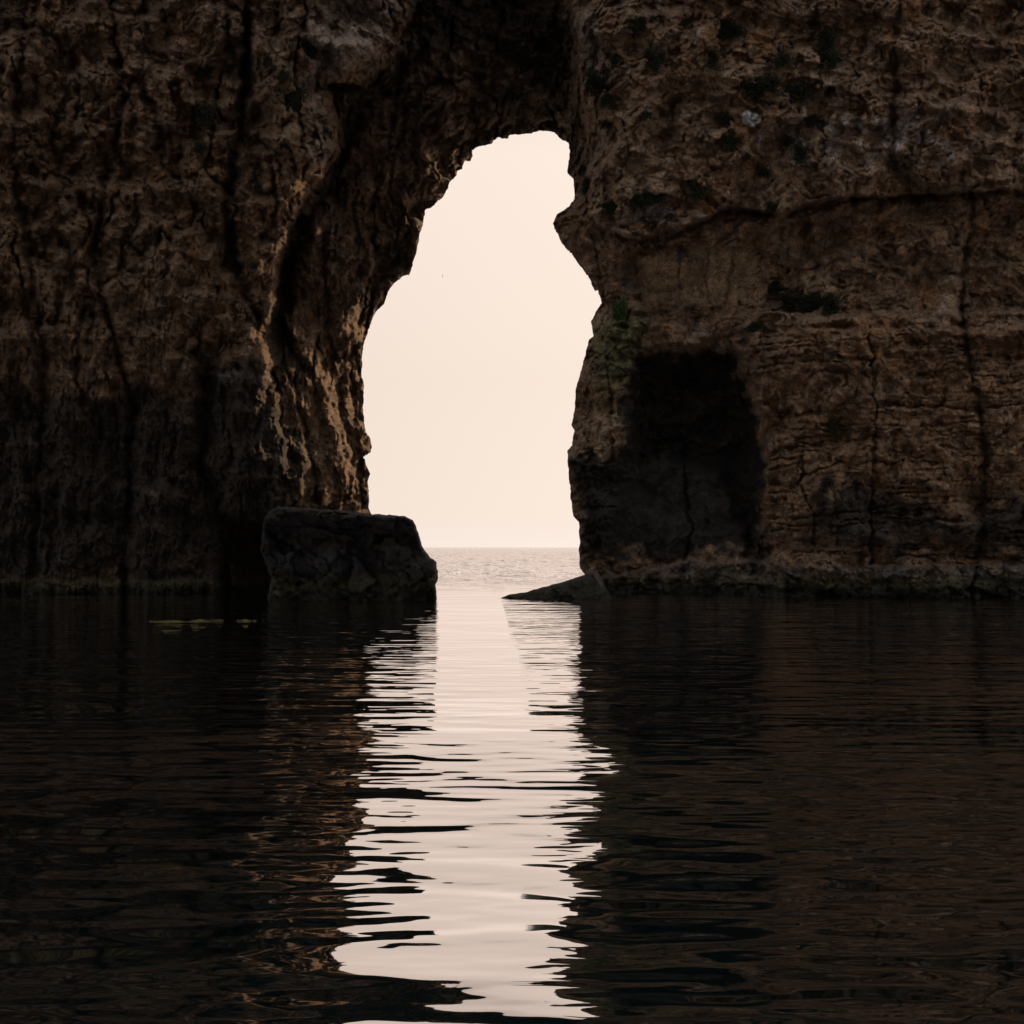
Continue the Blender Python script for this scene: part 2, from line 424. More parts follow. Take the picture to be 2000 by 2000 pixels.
CRACKS = [([(748,188),(705,212),(672,300),(645,372),(594,432),(562,520),(548,610),(556,700)], 15, 1.8),
 ([(1195,462),(1240,474),(1290,464),(1330,452),(1380,426),(1450,417),(1520,425),(1640,395),(1700,385)], 7, .8),
 ([(1240,612),(1290,628),(1380,620),(1450,626)], 4, .6), ([(1180,660),(1230,668),(1270,690)], 4, .6),
 ([(478,-100),(482,60),(478,150),(470,250),(455,330),(440,420),(446,480),(470,560),(505,620)], 9, 1.6),
 ([(375,690),(398,740),(405,800),(392,900),(425,980),(438,1100),(440,1200)], 16, 1.6),
 ([(1335,870),(1342,950),(1347,1040),(1336,1115)], 3.5, 0.7),
 ([(1500,886),(1530,872),(1560,868),(1600,866),(1700,858)], 3.2, 0.6),
 ([(1498,946),(1555,950),(1570,930),(1640,906),(1760,900)], 3.2, 0.6),
 ([(1574,866),(1566,890),(1572,930),(1562,948),(1588,1000),(1588,1060)], 3, 0.6),
 ([(1498,1010),(1550,1012),(1580,1006),(1640,1000),(1800,1006)], 3, 0.5),
 ([(1490,790),(1515,788),(1525,806),(1545,800)], 6, 0.9),
 ([(1182,700),(1195,760),(1192,830),(1196,890)], 3, 0.5), ([(1150,760),(1156,820),(1152,880)], 3, 0.5),
 ([(1220,240),(1228,300),(1222,340)], 3, 0.4), ([(1300,300),(1360,290),(1400,340),(1430,300)], 3, .4),
 ([(1210,480),(1240,520),(1250,560)], 3, .4), ([(1160,450),(1168,520),(1176,580)], 4, .5),
 ([(1430,510),(1424,550),(1420,600)], 2.4, .35), ([(1380,500),(1376,545),(1386,590)], 2.2, .3), ([(1330,480),(1320,530),(1334,560)], 2.2, .3),
 ([(620,165),(700,180),(760,182),(840,170),(945,150)], 6, 1.0), ([(760,205),(830,212),(930,205)], 4, .6),
 ([(812,240),(806,300),(815,330),(800,380)], 5, .8), ([(920,190),(928,240),(925,285)], 4, .6), ([(770,230),(760,300),(740,345),(720,420)], 6, .9),
 ([(700,360),(690,420),(700,470)], 5, .7), ([(720,440),(735,490),(790,520)], 5, .6), ([(640,450),(632,520),(640,600),(652,700)], 6, .8),
 ([(560,560),(552,640),(585,720)], 9, 1.4), ([(575,750),(600,860),(622,980)], 5, .8), ([(660,740),(668,800),(700,930),(708,990)], 4, .8),
 ([(690,740),(694,860),(706,930)], 4, .7), ([(540,730),(550,820),(575,900)], 5, .8), ([(470,1000),(505,1030),(512,1060)], 5, .5),
 ([(620,-100),(590,40),(575,130),(590,230),(598,300)], 4, .7), ([(650,40),(640,130),(628,200)], 3, .4), ([(530,330),(545,400),(520,470)], 5, .6),
 ([(200,-100),(240,200),(180,500),(260,800),(240,1150)], 10, 1.2), ([(60,-100),(20,300),(90,700),(60,1150)], 9, 1.0),
 ([(1760,-100),(1740,300),(1790,400)], 8, .9), ([(1900,380),(1880,640),(1930,900),(1900,1150)], 8, 1.0), ([(1700,640),(1712,800),(1700,1100)], 4, .7),
 ([(1640,700),(1850,690),(2050,700)], 4, .6), ([(1700,790),(1900,800),(2100,780)], 4, .6)]

def noise_warp(P, amp_px=9.0):
    a = fbm(P * 0.55 + 3.1, 4, 0.6); b = fbm(P * 0.55 + 41.7, 4, 0.6)
    return a * amp_px * 2.2, b * amp_px * 2.2

def mixc(c, t_, new):
    t_ = np.clip(t_, 0, 1)[:, None]
    return c * (1 - t_) + np.array(new)[None, :] * t_

def arch_fields(u, v):
    """depth of the rock face and its colour for points of the outline plane"""
    Y0 = control_depth(u, v)
    P = at(u, v, Y0)
    wu, wv_ = noise_warp(P)
    uu, vv = u + wu, v + wv_
    Y = Y0.copy()
    st = lambda poly, w_: sstep(-w_, w_, poly_sd(uu, vv, poly))
    s_ul = st(UP_LEFT, 9); s_or = st(OVER_R, 4); s_lf = st(LOWFACE_R, 9); s_bl = st(BLOCK_R, 7); s_le = st(LEDGE_R, 5)
    s_cr = sstep(-12, 20, poly_sd(uu, vv, CAVE_R)); s_lb = st(LOWBLOCK_R, 6); s_bx = st(BOX_L, 6); s_cl = st(CAVE_L, 12); s_wl = st(WATER_L, 5)
    fade = 1 - 0.6 * sstep(600, 900, v)
    s_ul2 = sstep(-14, 14, poly_sd(uu + wu * 1.1, vv + wv_ * 1.1, UP_LEFT))
    Y -= (2.2 + 2.6 * fbm(P * .5 + 200, 3)) * s_ul2 * fade
    Y -= 2.1 * s_or + 1.5 * s_lf * (1 - s_bl) + 2.6 * s_bl + 1.5 * s_le * (1 - s_bl * .4) - 3.2 * s_cr + 0.7 * s_lb + 0.5 * s_bx
    Y += 3.0 * s_cl; Y -= 0.8 * s_wl
    for (cu, cv, r_, a_) in NODULES:
        d = np.hypot(uu - cu, vv - cv) / r_
        Y -= 1.5 * a_ * np.sqrt(np.clip(1 - d * d, 0, 1))
    def under(poly, depth, px, lo=None):
        d_ = -poly_sd(uu, vv, poly)
        g = np.where(d_ > 0, np.exp(-np.abs(d_) / px), 0) * sstep(-1, 4, d_)
        return depth * g
    Y += under(OVER_R, 1.9, 20) * sstep(1170, 1230, u) * (1 - s_bl)
    Y += under(UP_LEFT, 2.6, 26) * sstep(760, 560, v) * sstep(850, 780, u)
    Y += under(LOWFACE_R, -.5, 14) * sstep(1180, 1230, u)
    cw = np.clip(fbm(P * .5 + 500, 3) + .35, 0.05, 1)
    for (pl, w_, a_) in CRACKS:
        d = line_d(uu, vv, pl)
        wq = w_ * (.55 + 1.6 * cw)
        Y += a_ * 1.1 * np.clip(1 - d / wq / 1.5, 0, 1) ** 1.3
    # character of the rock by area
    left = sstep(1140, 1060, u)                       # the left mass: upright flutes
    smooth_r = sstep(0, 25, poly_sd(uu, vv, [(1235,500),(1290,480),(1400,470),(1480,480),(1480,600),(1250,606)]))
    strata = s_bl * sstep(1110, 1080, v)
    lowsm = sstep(0, 20, poly_sd(uu, vv, [(1200,890),(1490,860),(1490,1100),(1180,1110)])) 
    Pn = P.copy()
    # big lumps
    lump = fbm(P * np.array([.32, .32, .26]), 3, 0.5)
    Y -= lump * 2.6
    cl = fbm(P * np.array([.22, .22, .10]) + 300 + .35 * fbm(P * .22 + 5, 3)[:, None], 4, .6)
    Y += np.exp(-(cl / .035) ** 2) * (.7 * left * sstep(900, 600, v) + .35) * (1 - smooth_r) * (1 - lowsm)
    bk = fbm(P * np.array([.40, .4, .55]) + 400, 2, .5) * 2.2
    bf = bk * 3 - np.floor(bk * 3)
    Y -= (np.floor(bk * 3) + sstep(0, .18, bf)) * .42 * (1 - .9 * smooth_r) * (1 - lowsm) * (1 - .6 * sstep(620, 760, v) * left)
    # upright flutes, leaning with the wall
    lean = P[:, 0] - 0.10 * P[:, 2]
    F = np.stack([lean * 0.95 + 0.7 * fbm(P * .25, 2), P[:, 1] * 0.3, P[:, 2] * 0.16], 1)
    fl = fbm(F, 4, 0.55, ridge=True)
    F2 = np.stack([lean * 3.2 + 1.2 * fbm(P * .5 + 5, 2), P[:, 1] * 0.8, P[:, 2] * 0.40], 1)
    fl2 = fbm(F2, 3, 0.55, ridge=True)
    low_l = left * sstep(420, 640, v)
    Y -= (fl - .5) * (0.6 + 0.6 * low_l) * (0.2 + .8 * left) + (fl2 - .5) * 0.42 * (0.15 + .85 * left) * (.45 + .55 * low_l)
    # knobbly broken rock: cells with edges
    q = P * np.array([.75, .75, .6]) + 0.5 * np.stack([fbm(P * .8 + 9, 3), fbm(P * .8 + 19, 3), fbm(P * .8 + 29, 3)], 1) * 1.6
    f1, f2, cid = worley(q)
    rough = 1 - 0.85 * smooth_r - 0.6 * lowsm
    F3 = np.stack([lean * 8.5 + 1.6 * fbm(P * .8 + 15, 2), P[:, 1] * 2, P[:, 2] * 0.9], 1)
    Y -= (fbm(F3, 2, .55, ridge=True) - .5) * .16 * left * (.3 + .7 * low_l)
    rg = fbm(P * np.array([.42, .42, .60]) + 33 + fbm(P * .3, 2)[:, None] * 1.2, 5, .55, ridge=True)
    Y -= (rg - .45) * 1.25 * (1 - .85 * smooth_r) * (1 - .5 * lowsm) * (1 - .6 * low_l)
    sh = P[:, 2] * 0.9 + P[:, 0] * .12 + 1.6 * fbm(P * .35 + 71, 3)
    sf = sh - np.floor(sh)
    Y -= (sstep(0, .12, sf) * (1 - sf)) * .42 * (1 - .85 * smooth_r) * (1 - lowsm) * (1 - .8 * strata) * (1 - left * sstep(500, 700, v)) * (.3 + sstep(-.1, .2, fbm(P * .2 + 5, 2)))
    Y += (np.exp(-((f2 - f1) / 0.05) ** 2) * 0.12 - (RND[cid, 0] - .5) * 0.55) * rough * (1 - .5 * strata) * (.6 + .4 * (1 - low_l))
    f1b, f2b, cidb = worley(q * 2.6 + 50)
    Y += (np.exp(-((f2b - f1b) / 0.10) ** 2) * 0.04 - (RND[cidb, 1] - .5) * 0.30 + f1b * 0.12) * rough * (1 - .4 * low_l)
    Y -= (fbm(P * 1.7 + 3, 5, 0.6) * 0.75) * rough
    Y -= (fbm(P * 7.0 + 3, 3, 0.6) * 0.16) * (rough * .7 + .3)
    # bedding planes on the right block and fainter elsewhere
    zb = P[:, 2] + 0.25 * fbm(P * .3 + 8, 3) * 2
    bed_ = fbm(np.stack([P[:, 0] * .10, P[:, 1] * .1, zb * 2.4], 1), 3, .6, ridge=True)
    Y += sstep(.62, .95, bed_) * (0.42 * strata * (.35 + 1.3 * sstep(-.15, .2, fbm(P * .35 + 123, 2))) + 0.10 * (1 - left) * rough * (1 - lowsm))
    # ---- stone colours, with shade painted into the roof hollow and inner arch
    m1 = fbm(P * .28 + 60, 4, .55); m2 = fbm(P * .6 + 80, 4, .55); m3 = fbm(P * 1.4 + 90, 3, .6)
    c = np.tile(np.array([.255, .165, .102]), (len(u), 1))
    c = mixc(c, sstep(.02, .28, m1), (.35, .25, .165))
    c = mixc(c, .8 * sstep(.05, .32, m2), (.27, .13, .05))
    c = mixc(c, .7 * sstep(.10, .35, m3), (.34, .29, .25))
    c = mixc(c, .85 * sstep(.06, .26, -m2), (.11, .07, .045))
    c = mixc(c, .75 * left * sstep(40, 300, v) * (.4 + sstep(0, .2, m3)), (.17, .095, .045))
    c = mixc(c, .9 * smooth_r, (.30, .215, .135))
    c = mixc(c, .8 * strata * sstep(-.2, .1, m3), (.22, .13, .07))
    grey_r = sstep(-10, 60, poly_sd(uu, vv, [(1400,215),(1640,180),(1900,200),(1900,330),(1640,350),(1480,330)]))
    c = mixc(c, grey_r * sstep(-.02, .2, m3) * .9, (.42, .38, .37))
    c = mixc(c, .85 * sstep(-5, 10, poly_sd(uu, vv, [(1240,400),(1310,400),(1320,430),(1250,440),(1225,425)])), (.40, .36, .35))
    c = mixc(c, sstep(-3, 3, poly_sd(u + wu * .3, v + wv_ * .3, [(1452,222),(1462,215),(1478,222),(1481,232),(1474,246),(1452,238)])), (.75, .76, .80))
    c = mixc(c, .75 * sstep(-5, 12, poly_sd(uu, vv, [(1118,30),(1165,20),(1190,110),(1175,150),(1150,150),(1135,120)])), (.42, .34, .29))
    band = line_d(uu, vv, [(700,205),(668,300),(640,380),(590,440),(560,530),(548,640),(556,740)])
    c = mixc(c, .75 * np.exp(-(band / 26) ** 2), (.035, .024, .017))  # wet dark streak under the plate, with its shade painted in
    c = mixc(c, .7 * np.exp(-(line_d(uu, vv, [(478,-100),(480,150),(455,330),(446,480),(505,620)]) / 14) ** 2), (.04, .03, .024))  # darker along the long crack
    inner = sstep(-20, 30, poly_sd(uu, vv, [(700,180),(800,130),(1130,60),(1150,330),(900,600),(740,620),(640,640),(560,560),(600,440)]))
    c = mixc(c, .5 * inner, (.075, .045, .027))  # shade of the arch interior, painted into the colour
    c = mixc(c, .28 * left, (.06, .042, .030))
    tl = sstep(-5, 30, poly_sd(uu, vv, [(590,-60),(790,-60),(760,120),(640,165),(650,320),(600,350),(590,150)]))
    c = mixc(c, .6 * tl, (.33, .27, .23))
    # green film on the right pillar
    gr = sstep(-8, 28, poly_sd(uu, vv, [(1150,640),(1215,590),(1275,610),(1268,700),(1230,760),(1190,775),(1150,740)]))
    c = mixc(c, .8 * gr, (.115, .13, .055))
    c = mixc(c, .5 * sstep(-8, 20, poly_sd(uu, vv, [(1135,760),(1190,750),(1200,820),(1150,810)])), (.19, .13, .04))
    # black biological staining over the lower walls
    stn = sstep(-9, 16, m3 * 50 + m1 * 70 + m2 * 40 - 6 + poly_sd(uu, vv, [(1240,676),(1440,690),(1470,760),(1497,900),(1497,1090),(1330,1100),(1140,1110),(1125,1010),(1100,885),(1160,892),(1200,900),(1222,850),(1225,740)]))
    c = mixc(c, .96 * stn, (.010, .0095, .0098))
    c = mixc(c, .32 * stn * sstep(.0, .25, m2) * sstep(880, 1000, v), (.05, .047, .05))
    c = mixc(c, .9 * sstep(-30, 40, (m1 + m2) * 170 - 30 + poly_sd(uu, vv, [(1590,960),(1660,940),(2300,980),(2300,1110),(1560,1110)])), (.035, .03, .028))
    stl = sstep(-30, 40, (m1 + m2) * 150 - 55 * sstep(400, 340, u) + poly_sd(uu, vv, [(-400,720),(380,700),(420,735),(545,745),(560,860),(610,1010),(640,1200),(-400,1200)]))
    c = mixc(c, .9 * stl * sstep(-.30, -.02, m2 + .12), (.020, .016, .013))
    c = mixc(c, .75 * sstep(-6, 10, poly_sd(uu, vv, [(420,728),(500,716),(545,742),(430,752)])), (.17, .15, .14))
    roof_shade = sstep(-10, 40, poly_sd(uu, vv, [(800,-900),(1105,-900),(1128,120),(1112,225),(1085,205),(1040,165),(960,110),(850,120),(770,175),(690,215),(655,200),(700,170),(770,135),(800,60)]))
    c = mixc(c, .9 * roof_shade, (.022, .015, .010))  # painted shade of the hollow under the roof
    c = mixc(c, .8 * sstep(-3, 12, poly_sd(uu, vv, [(1265,480),(1290,500),(1340,520),(1360,520),(1340,470),(1280,470)])) * sstep(-.2, .1, m3), (.04, .038, .038))
    c = mixc(c, .7 * sstep(-3, 12, poly_sd(uu, vv, [(1205,510),(1235,500),(1240,580),(1205,570)])), (.08, .078, .08))
    # tidal band
    led = s_le * sstep(-.35, .1, m2)
    c = mixc(c, .9 * led, (.10, .09, .078))
    z = P[:, 2] + m3 * .8
    c = mixc(c, .85 * sstep(1.1, .55, z), (.048, .043, .014))
    c = mixc(c, .9 * sstep(.42, .15, z), (.015, .014, .010))
    return Y, c, P

SP = 2.4
us = np.arange(-280, 2281, SP); vs = np.arange(-530, 1236, SP)
# finer on the part the photograph shows
nu, nv = len(us), len(vs)
U, V = np.meshgrid(us, vs)
u = U.ravel().astype(float); v = V.ravel().astype(float)
jit = np.random.RandomState(3).uniform(-.25, .25, (2, len(u))) * SP
u += jit[0]; v += jit[1]
def hole_sd(a, b):
    # small teeth along the edge on top of the traced outline
    Pq = np.stack([a * .028, b * .028, a * 0], 1)
    tooth = fbm(Pq * 2.2, 4, .65) * 5.5
    return poly_sd(a, b, HOLE) + tooth
sd = hole_sd(u, v)
near = np.abs(sd) < SP * 4
e = 1.0
for _ in range(2):
    gx = (hole_sd(u[near] + e, v[near]) - hole_sd(u[near] - e, v[near])) / (2 * e)
    gy = (hole_sd(u[near], v[near] + e) - hole_sd(u[near], v[near] - e)) / (2 * e)
    g2 = gx * gx + gy * gy + 1e-6
    s_ = sd[near]
    mv = (s_ > -SP * .35) & (s_ < SP * 1.1)
    un, vn = u[near], v[near]
    un = np.where(mv, un - s_ * gx / g2, un); vn = np.where(mv, vn - s_ * gy / g2, vn)
    u[near] = un; v[near] = vn
    sd = hole_sd(u, v)
keep = sd < 0.6
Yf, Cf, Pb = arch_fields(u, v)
co = at(u, v, Yf)
# sideways break-up so that ledges overhang a little
sidew = np.clip(-sd / 12.0, 0, 1)
co[:, 0] += fbm(Pb * 1.5 + 7, 3, .6) * 0.45 * sidew
co[:, 2] += fbm(Pb * 1.5 + 27, 3, .6) * 0.30 * sidew
idx = np.arange(nu * nv).reshape(nv, nu)
quads = np.stack([idx[:-1, :-1], idx[1:, :-1], idx[1:, 1:], idx[:-1, 1:]], -1).reshape(-1, 4)
quads = quads[keep[quads].all(1)]
# loop of boundary edges round the hole: sweep it back to give the arch its thickness
ed = np.concatenate([quads[:, [0, 1]], quads[:, [1, 2]], quads[:, [2, 3]], quads[:, [3, 0]]])
key = np.sort(ed, 1); code = key[:, 0].astype(np.int64) * (nu * nv) + key[:, 1]
uq, first, cnt = np.unique(code, return_index=True, return_counts=True)
be = ed[first[cnt == 1]]
bu, bv = u[be].mean(1), v[be].mean(1)
sel = (np.abs(poly_sd(bu, bv, HOLE)) < 16) & (bv < 1230) & (bu > 600) & (bu < 1250)
be = be[sel]
bverts = np.unique(be)
remap = {int(k): i for i, k in enumerate(bverts)}
nb = len(bverts)
hc = np.array([930.0, 0])
rings = [co[bverts]]; rcols = [Cf[bverts]]
cx = 930.0
bu_, bv_ = u[bverts], v[bverts]
gx = (poly_sd(bu_ + 6, bv_, HOLE) - poly_sd(bu_ - 6, bv_, HOLE)) / 12
gy = (poly_sd(bu_, bv_ + 6, HOLE) - poly_sd(bu_, bv_ - 6, HOLE)) / 12
gn = np.hypot(gx, gy) + 1e-6
ox, oz = -gx / gn, gy / gn          # outward from the opening
steps = [0.25, .6, 1.0, 1.5, 2.1, 2.8, 3.6, 4.5, 6.0]
for s_ in steps:
    p = co[bverts].copy()
    p[:, 1] += s_
    flare = 0.12 * s_ + 0.05 * s_ * s_
    p[:, 0] = p[:, 0] * p[:, 1] / co[bverts][:, 1] + ox * flare
    p[:, 2] = CAMH + (p[:, 2] - CAMH) * p[:, 1] / co[bverts][:, 1] + oz * flare
    nn = fbm(p * .9, 4, .6) * min(1, s_) * .9
    p[:, 0] += ox * (nn + abs(nn) * .3 + .0); p[:, 2] += oz * nn
    rings.append(p); rcols.append(Cf[bverts])
rv = np.concatenate(rings); rc = np.concatenate(rcols)
ei = np.array([[remap[int(a)], remap[int(b)]] for a, b in be])
rq = []
for k in range(len(steps)):
    rq.append(np.stack([ei[:, 1] + k * nb, ei[:, 0] + k * nb, ei[:, 0] + (k + 1) * nb, ei[:, 1] + (k + 1) * nb], -1))
rq = np.concatenate(rq)
# coarse back face of the headland
SB = 20
ub = np.arange(-280, 2281, SB); vb = np.arange(-530, 1241, SB)
UB, VB = np.meshgrid(ub, vb); u2 = UB.ravel().astype(float); v2 = VB.ravel().astype(float)
sdb = poly_sd(u2, v2, HOLE)
Yb = 70 + fbm(np.stack([u2 * .004, v2 * .004, u2 * 0], 1), 4) * 3
cb = at(u2, v2, Yb)
ib = np.arange(len(u2)).reshape(len(vb), len(ub))
qb = np.stack([ib[:-1, :-1], ib[:-1, 1:], ib[1:, 1:], ib[1:, :-1]], -1).reshape(-1, 4)
qb = qb[(sdb[qb] < -14).all(1)]
colb = np.tile(np.array([.22, .155, .11]), (len(u2), 1))
# rim joining the front sheet to the back round the outside
def rim():
    vv_, ff = [], []
    top = np.linspace(-280, 2280, 120)
    pts = [(a, -530) for a in top]
    lf = [(-280, b) for b in np.linspace(-530, 1235, 60)]; rt = [(2280, b) for b in np.linspace(-530, 1235, 60)]
    for line in (pts, lf, rt):
        a = np.array(line, float)
        Y1, c1, P1 = arch_fields(a[:, 0], a[:, 1])
        fr_ = at(a[:, 0], a[:, 1], Y1 - .1); bk = at(a[:, 0], a[:, 1], np.full(len(a), 70.0))
        base = sum(len(x) for x in vv_)
        m_ = len(a)
        vv_ += [fr_, bk]
        for i in range(m_ - 1):
            ff.append((base + i, base + i + 1, base + m_ + i + 1, base + m_ + i))
    return np.concatenate(vv_), np.array(ff)
rmv, rmf = rim()

arch = bpy.data.objects.new('rock_arch', None); col.objects.link(arch); arch.location = (0, 57, 0)
tag(arch, 'tall brown limestone sea arch filling the picture round the bright opening', 'rock arch')
def arch_part(name, faces_front, extra, label):
    vs_, fs_, cs_ = compact(co, faces_front, Cf)
    for (a, f, c_) in extra:
        a2, f2_, c2 = compact(a, f, c_)
        fs_ = np.concatenate([fs_, f2_ + len(vs_)]); vs_ = np.concatenate([vs_, a2]); cs_ = np.concatenate([cs_, c2])
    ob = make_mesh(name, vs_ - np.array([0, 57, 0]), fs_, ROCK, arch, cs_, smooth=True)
    if label: ob['label'] = label
    # runnels on the lower inner side of the left wall
    Xw, Yw, Zw = vs_[:, 0], vs_[:, 1], vs_[:, 2]
    ru_ = 1000 + Xw / Yw * FP; rv_ = HOR - (Zw - CAMH) / Yw * FP
    a_ = ob.data.attributes.new('runnels', 'FLOAT', 'POINT')
    a_.data.foreach_set('value', (sstep(1000, 780, ru_) * (.25 + .75 * sstep(420, 640, rv_))).astype(np.float32))
    return ob
fu, fv = u[quads].mean(1), v[quads].mean(1)
# natural boundaries: the seam at the right end of the roof, the foot of the roof on the left
seam = np.interp(fv, [-400, 40, 100, 190, 260, 300], [1100, 1116, 1128, 1136, 1140, 1120])
right = np.where(fv < 300, fu > seam, fu > 930)
roof = (~right) & (fv < 330) & (fu > np.interp(fv, [-400, 0, 90, 140, 168, 330], [880, 812, 775, 735, 640, 640]))
lefty = ~(right | roof)
ru, rvv = u[be].mean(1), v[be].mean(1)
r_right = np.tile(np.where(rvv < 300, ru > np.interp(rvv, [-400, 40, 260, 300], [1100, 1116, 1140, 1120]), ru > 930), len(steps))
r_roof = np.tile((rvv < 330), len(steps)) & ~r_right
r_left = ~(r_right | r_roof)
bbu, bbv = u2[qb].mean(1), v2[qb].mean(1)
rmc = np.tile(np.array([.22, .155, .11]), (len(rmv), 1))
left_wall = arch_part('left_wall', quads[lefty], [(rv, rq[r_left], rc), (cb, qb[(bbu < 930)], colb), (rmv, rmf[rmv[rmf].mean(1)[:, 0] < 0], rmc)],
          'fluted brown cliff left of the opening, warm light on its inner side')
roof_ob = arch_part('arch_roof', quads[roof], [(rv, rq[r_roof], rc)], 'dark broken underside of the arch above the opening')
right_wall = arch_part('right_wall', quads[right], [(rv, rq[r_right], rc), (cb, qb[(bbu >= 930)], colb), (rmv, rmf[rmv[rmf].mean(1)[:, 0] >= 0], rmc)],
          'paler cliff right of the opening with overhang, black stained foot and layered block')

# face depth lookup for things growing on the cliff
def face_point(uq_, vq_):
    i = int(round((vq_ - vs[0]) / SP)); j = int(round((uq_ - us[0]) / SP))
    a = co.reshape(nv, nu, 3)[max(0, i - 3):i + 4, max(0, j - 3):j + 4].reshape(-1, 3)
    Yd = np.percentile(a[:, 1], 15)
    return at(np.array([uq_]), np.array([vq_]), np.array([Yd]))[0], Yd

# ------------------------------------------------------------------ free rocks at the foot of the arch
def outline_rock(name, outline, Yc, T, R, colour_fn, mat, origin, rough=1.0, lean=None, sp=2.5, seed=0):
    o_ = np.array(outline, float)
    u0, u1 = o_[:, 0].min() - 12, o_[:, 0].max() + 12; v0, v1 = o_[:, 1].min() - 12, o_[:, 1].max() + 12
    a = np.arange(u0, u1, sp); b = np.arange(v0, v1, sp)
    A, B = np.meshgrid(a, b); uu = A.ravel(); vv = B.ravel()
    uu = uu + np.random.RandomState(seed).uniform(-.2, .2, uu.shape) * sp
    def f(x, y):
        return poly_sd(x, y, outline) + fbm(np.stack([x * .06, y * .06, x * 0 + seed], 1), 4, .65) * 4.0 * rough
    s = f(uu, vv)
    for _ in range(2):
        gx_ = (f(uu + 1, vv) - f(uu - 1, vv)) / 2; gy_ = (f(uu, vv + 1) - f(uu, vv - 1)) / 2
        g_ = gx_ ** 2 + gy_ ** 2 + 1e-6
        mv_ = (s < .35 * sp) & (s > -1.1 * sp)
        uu = np.where(mv_, uu - s * gx_ / g_, uu); vv = np.where(mv_, vv - s * gy_ / g_, vv)
        s = f(uu, vv)
    k = s > -.6
    t_ = np.clip(s / R, 0, 1)
    prof = np.sqrt(1 - (1 - t_) ** 2)
    i_ = np.arange(len(uu)).reshape(len(b), len(a))
    q_ = np.stack([i_[:-1, :-1], i_[1:, :-1], i_[1:, 1:], i_[:-1, 1:]], -1).reshape(-1, 4)
    q_ = q_[k[q_].all(1)]
    base = Yc if lean is None else Yc + lean(uu, vv)
    Pm = at(uu, vv, base + 0 * uu)
    rel = fbm(Pm * .6 + seed, 3) * 1.6 + fbm(Pm * 2 + seed, 4, .6) * .5
    f1_, f2_, ci_ = worley(Pm * .8 + seed + fbm(Pm + 3, 3)[:, None] * .8)
    rel = rel + (RND[ci_, 2] - .5) * .9 - np.exp(-((f2_ - f1_) / .06) ** 2) * .12
    rel = rel * rough
    front = at(uu, vv, base - (T + rel) * prof)
    back = at(uu, vv, base + (T * 1.2 - rel) * prof)
    c_ = colour_fn(uu, vv, Pm)
    V_ = np.concatenate([front, back]); C_ = np.concatenate([c_, c_])
    Q_ = np.concatenate([q_, q_[:, ::-1] + len(uu)])
    V_, Q_, C_ = compact(V_, Q_, C_)
    ob = make_mesh(name, V_ - np.array(origin), Q_, mat, None, C_, smooth=True)
    ob.location = origin
    return ob

BOULDER = [(500,1230),(520,1180),(530,1130),(508,1075),(514,1020),(524,1000),(543,989),(570,991),(620,993),(656,996),(726,1004),(758,1005.6),(791,1008),(805.5,1015),
 (817.6,1040.6),(823,1063),(834,1082),(852.6,1098.4),(856,1133),(851,1142),(853,1172),(853,1230)]
def boulder_col(uu, vv, P):
    m = fbm(P * .7 + 5, 4); m2 = fbm(P * 2 + 5, 3)
    c = np.tile(np.array([.024, .021, .020]), (len(uu), 1))
    c = mixc(c, .9 * sstep(-10, 25, poly_sd(uu + m * 30, vv + m * 30, [(610,1080),(660,1060),(700,1080),(700,1160),(620,1140),(535,1100),(530,1060)])), (.046, .044, .047))
    c = mixc(c, .5 * sstep(.0, .3, m2), (.05, .046, .046))
    c = mixc(c, .8 * sstep(590, 540, uu + m * 60), (.008, .007, .007))  # left side painted dark, as shade merging into the gap beside it
    c = mixc(c, .7 * sstep(1018, 1004, vv + m2 * 20), (.012, .010, .009))  # top edge painted dark to hold down its sunlit strip
    z = P[:, 2] + m2 * .9
    c = mixc(c, .85 * sstep(1.25, .7, z), (.055, .052, .018))
    c = mixc(c, .9 * sstep(.42, .18, z), (.015, .014, .010))
    return c
b_ = outline_rock('boulder', BOULDER, 51.2, 2.6, 5, boulder_col, ROCK, (-7.8, 51.2, 0), seed=3, rough=1.5,
    lean=lambda a, b: -2.5 * sstep(1055, 1000, b - .02 * (a - 600)))
tag(b_, 'huge dark flat-topped boulder in the water at the left foot of the arch', 'boulder')

SLAB = [(960,1176),(973,1170),(995,1161),(1027,1157),(1041,1152),(1094,1138),(1143,1122),(1166,1113),(1173,1126),(1185,1152),(1198,1172),(1200,1200),(960,1200)]
def slab_col(uu, vv, P):
    m2 = fbm(P * 2.4 + 5, 3)
    c = np.tile(np.array([.026, .021, .016]), (len(uu), 1))
    c = mixc(c, .9 * sstep(-3, 6, poly_sd(uu, vv, [(1150,1110),(1180,1110),(1190,1150),(1172,1150)]) + m2 * 12), (.11, .10, .10))
    z = P[:, 2] + m2 * .35
    c = mixc(c, .8 * sstep(.75, .35, z), (.030, .027, .012))
    c = mixc(c, .9 * sstep(.16, .05, z), (.02, .018, .012))
    return c
s_ = outline_rock('rock_slab', SLAB, 50.2, 1.0, 26, slab_col, ROCK, (4.0, 50.2, 0), rough=.75, seed=8, sp=2.0)
tag(s_, 'low wedge-shaped slab of rock tapering into the sea at right foot of arch', 'rock')

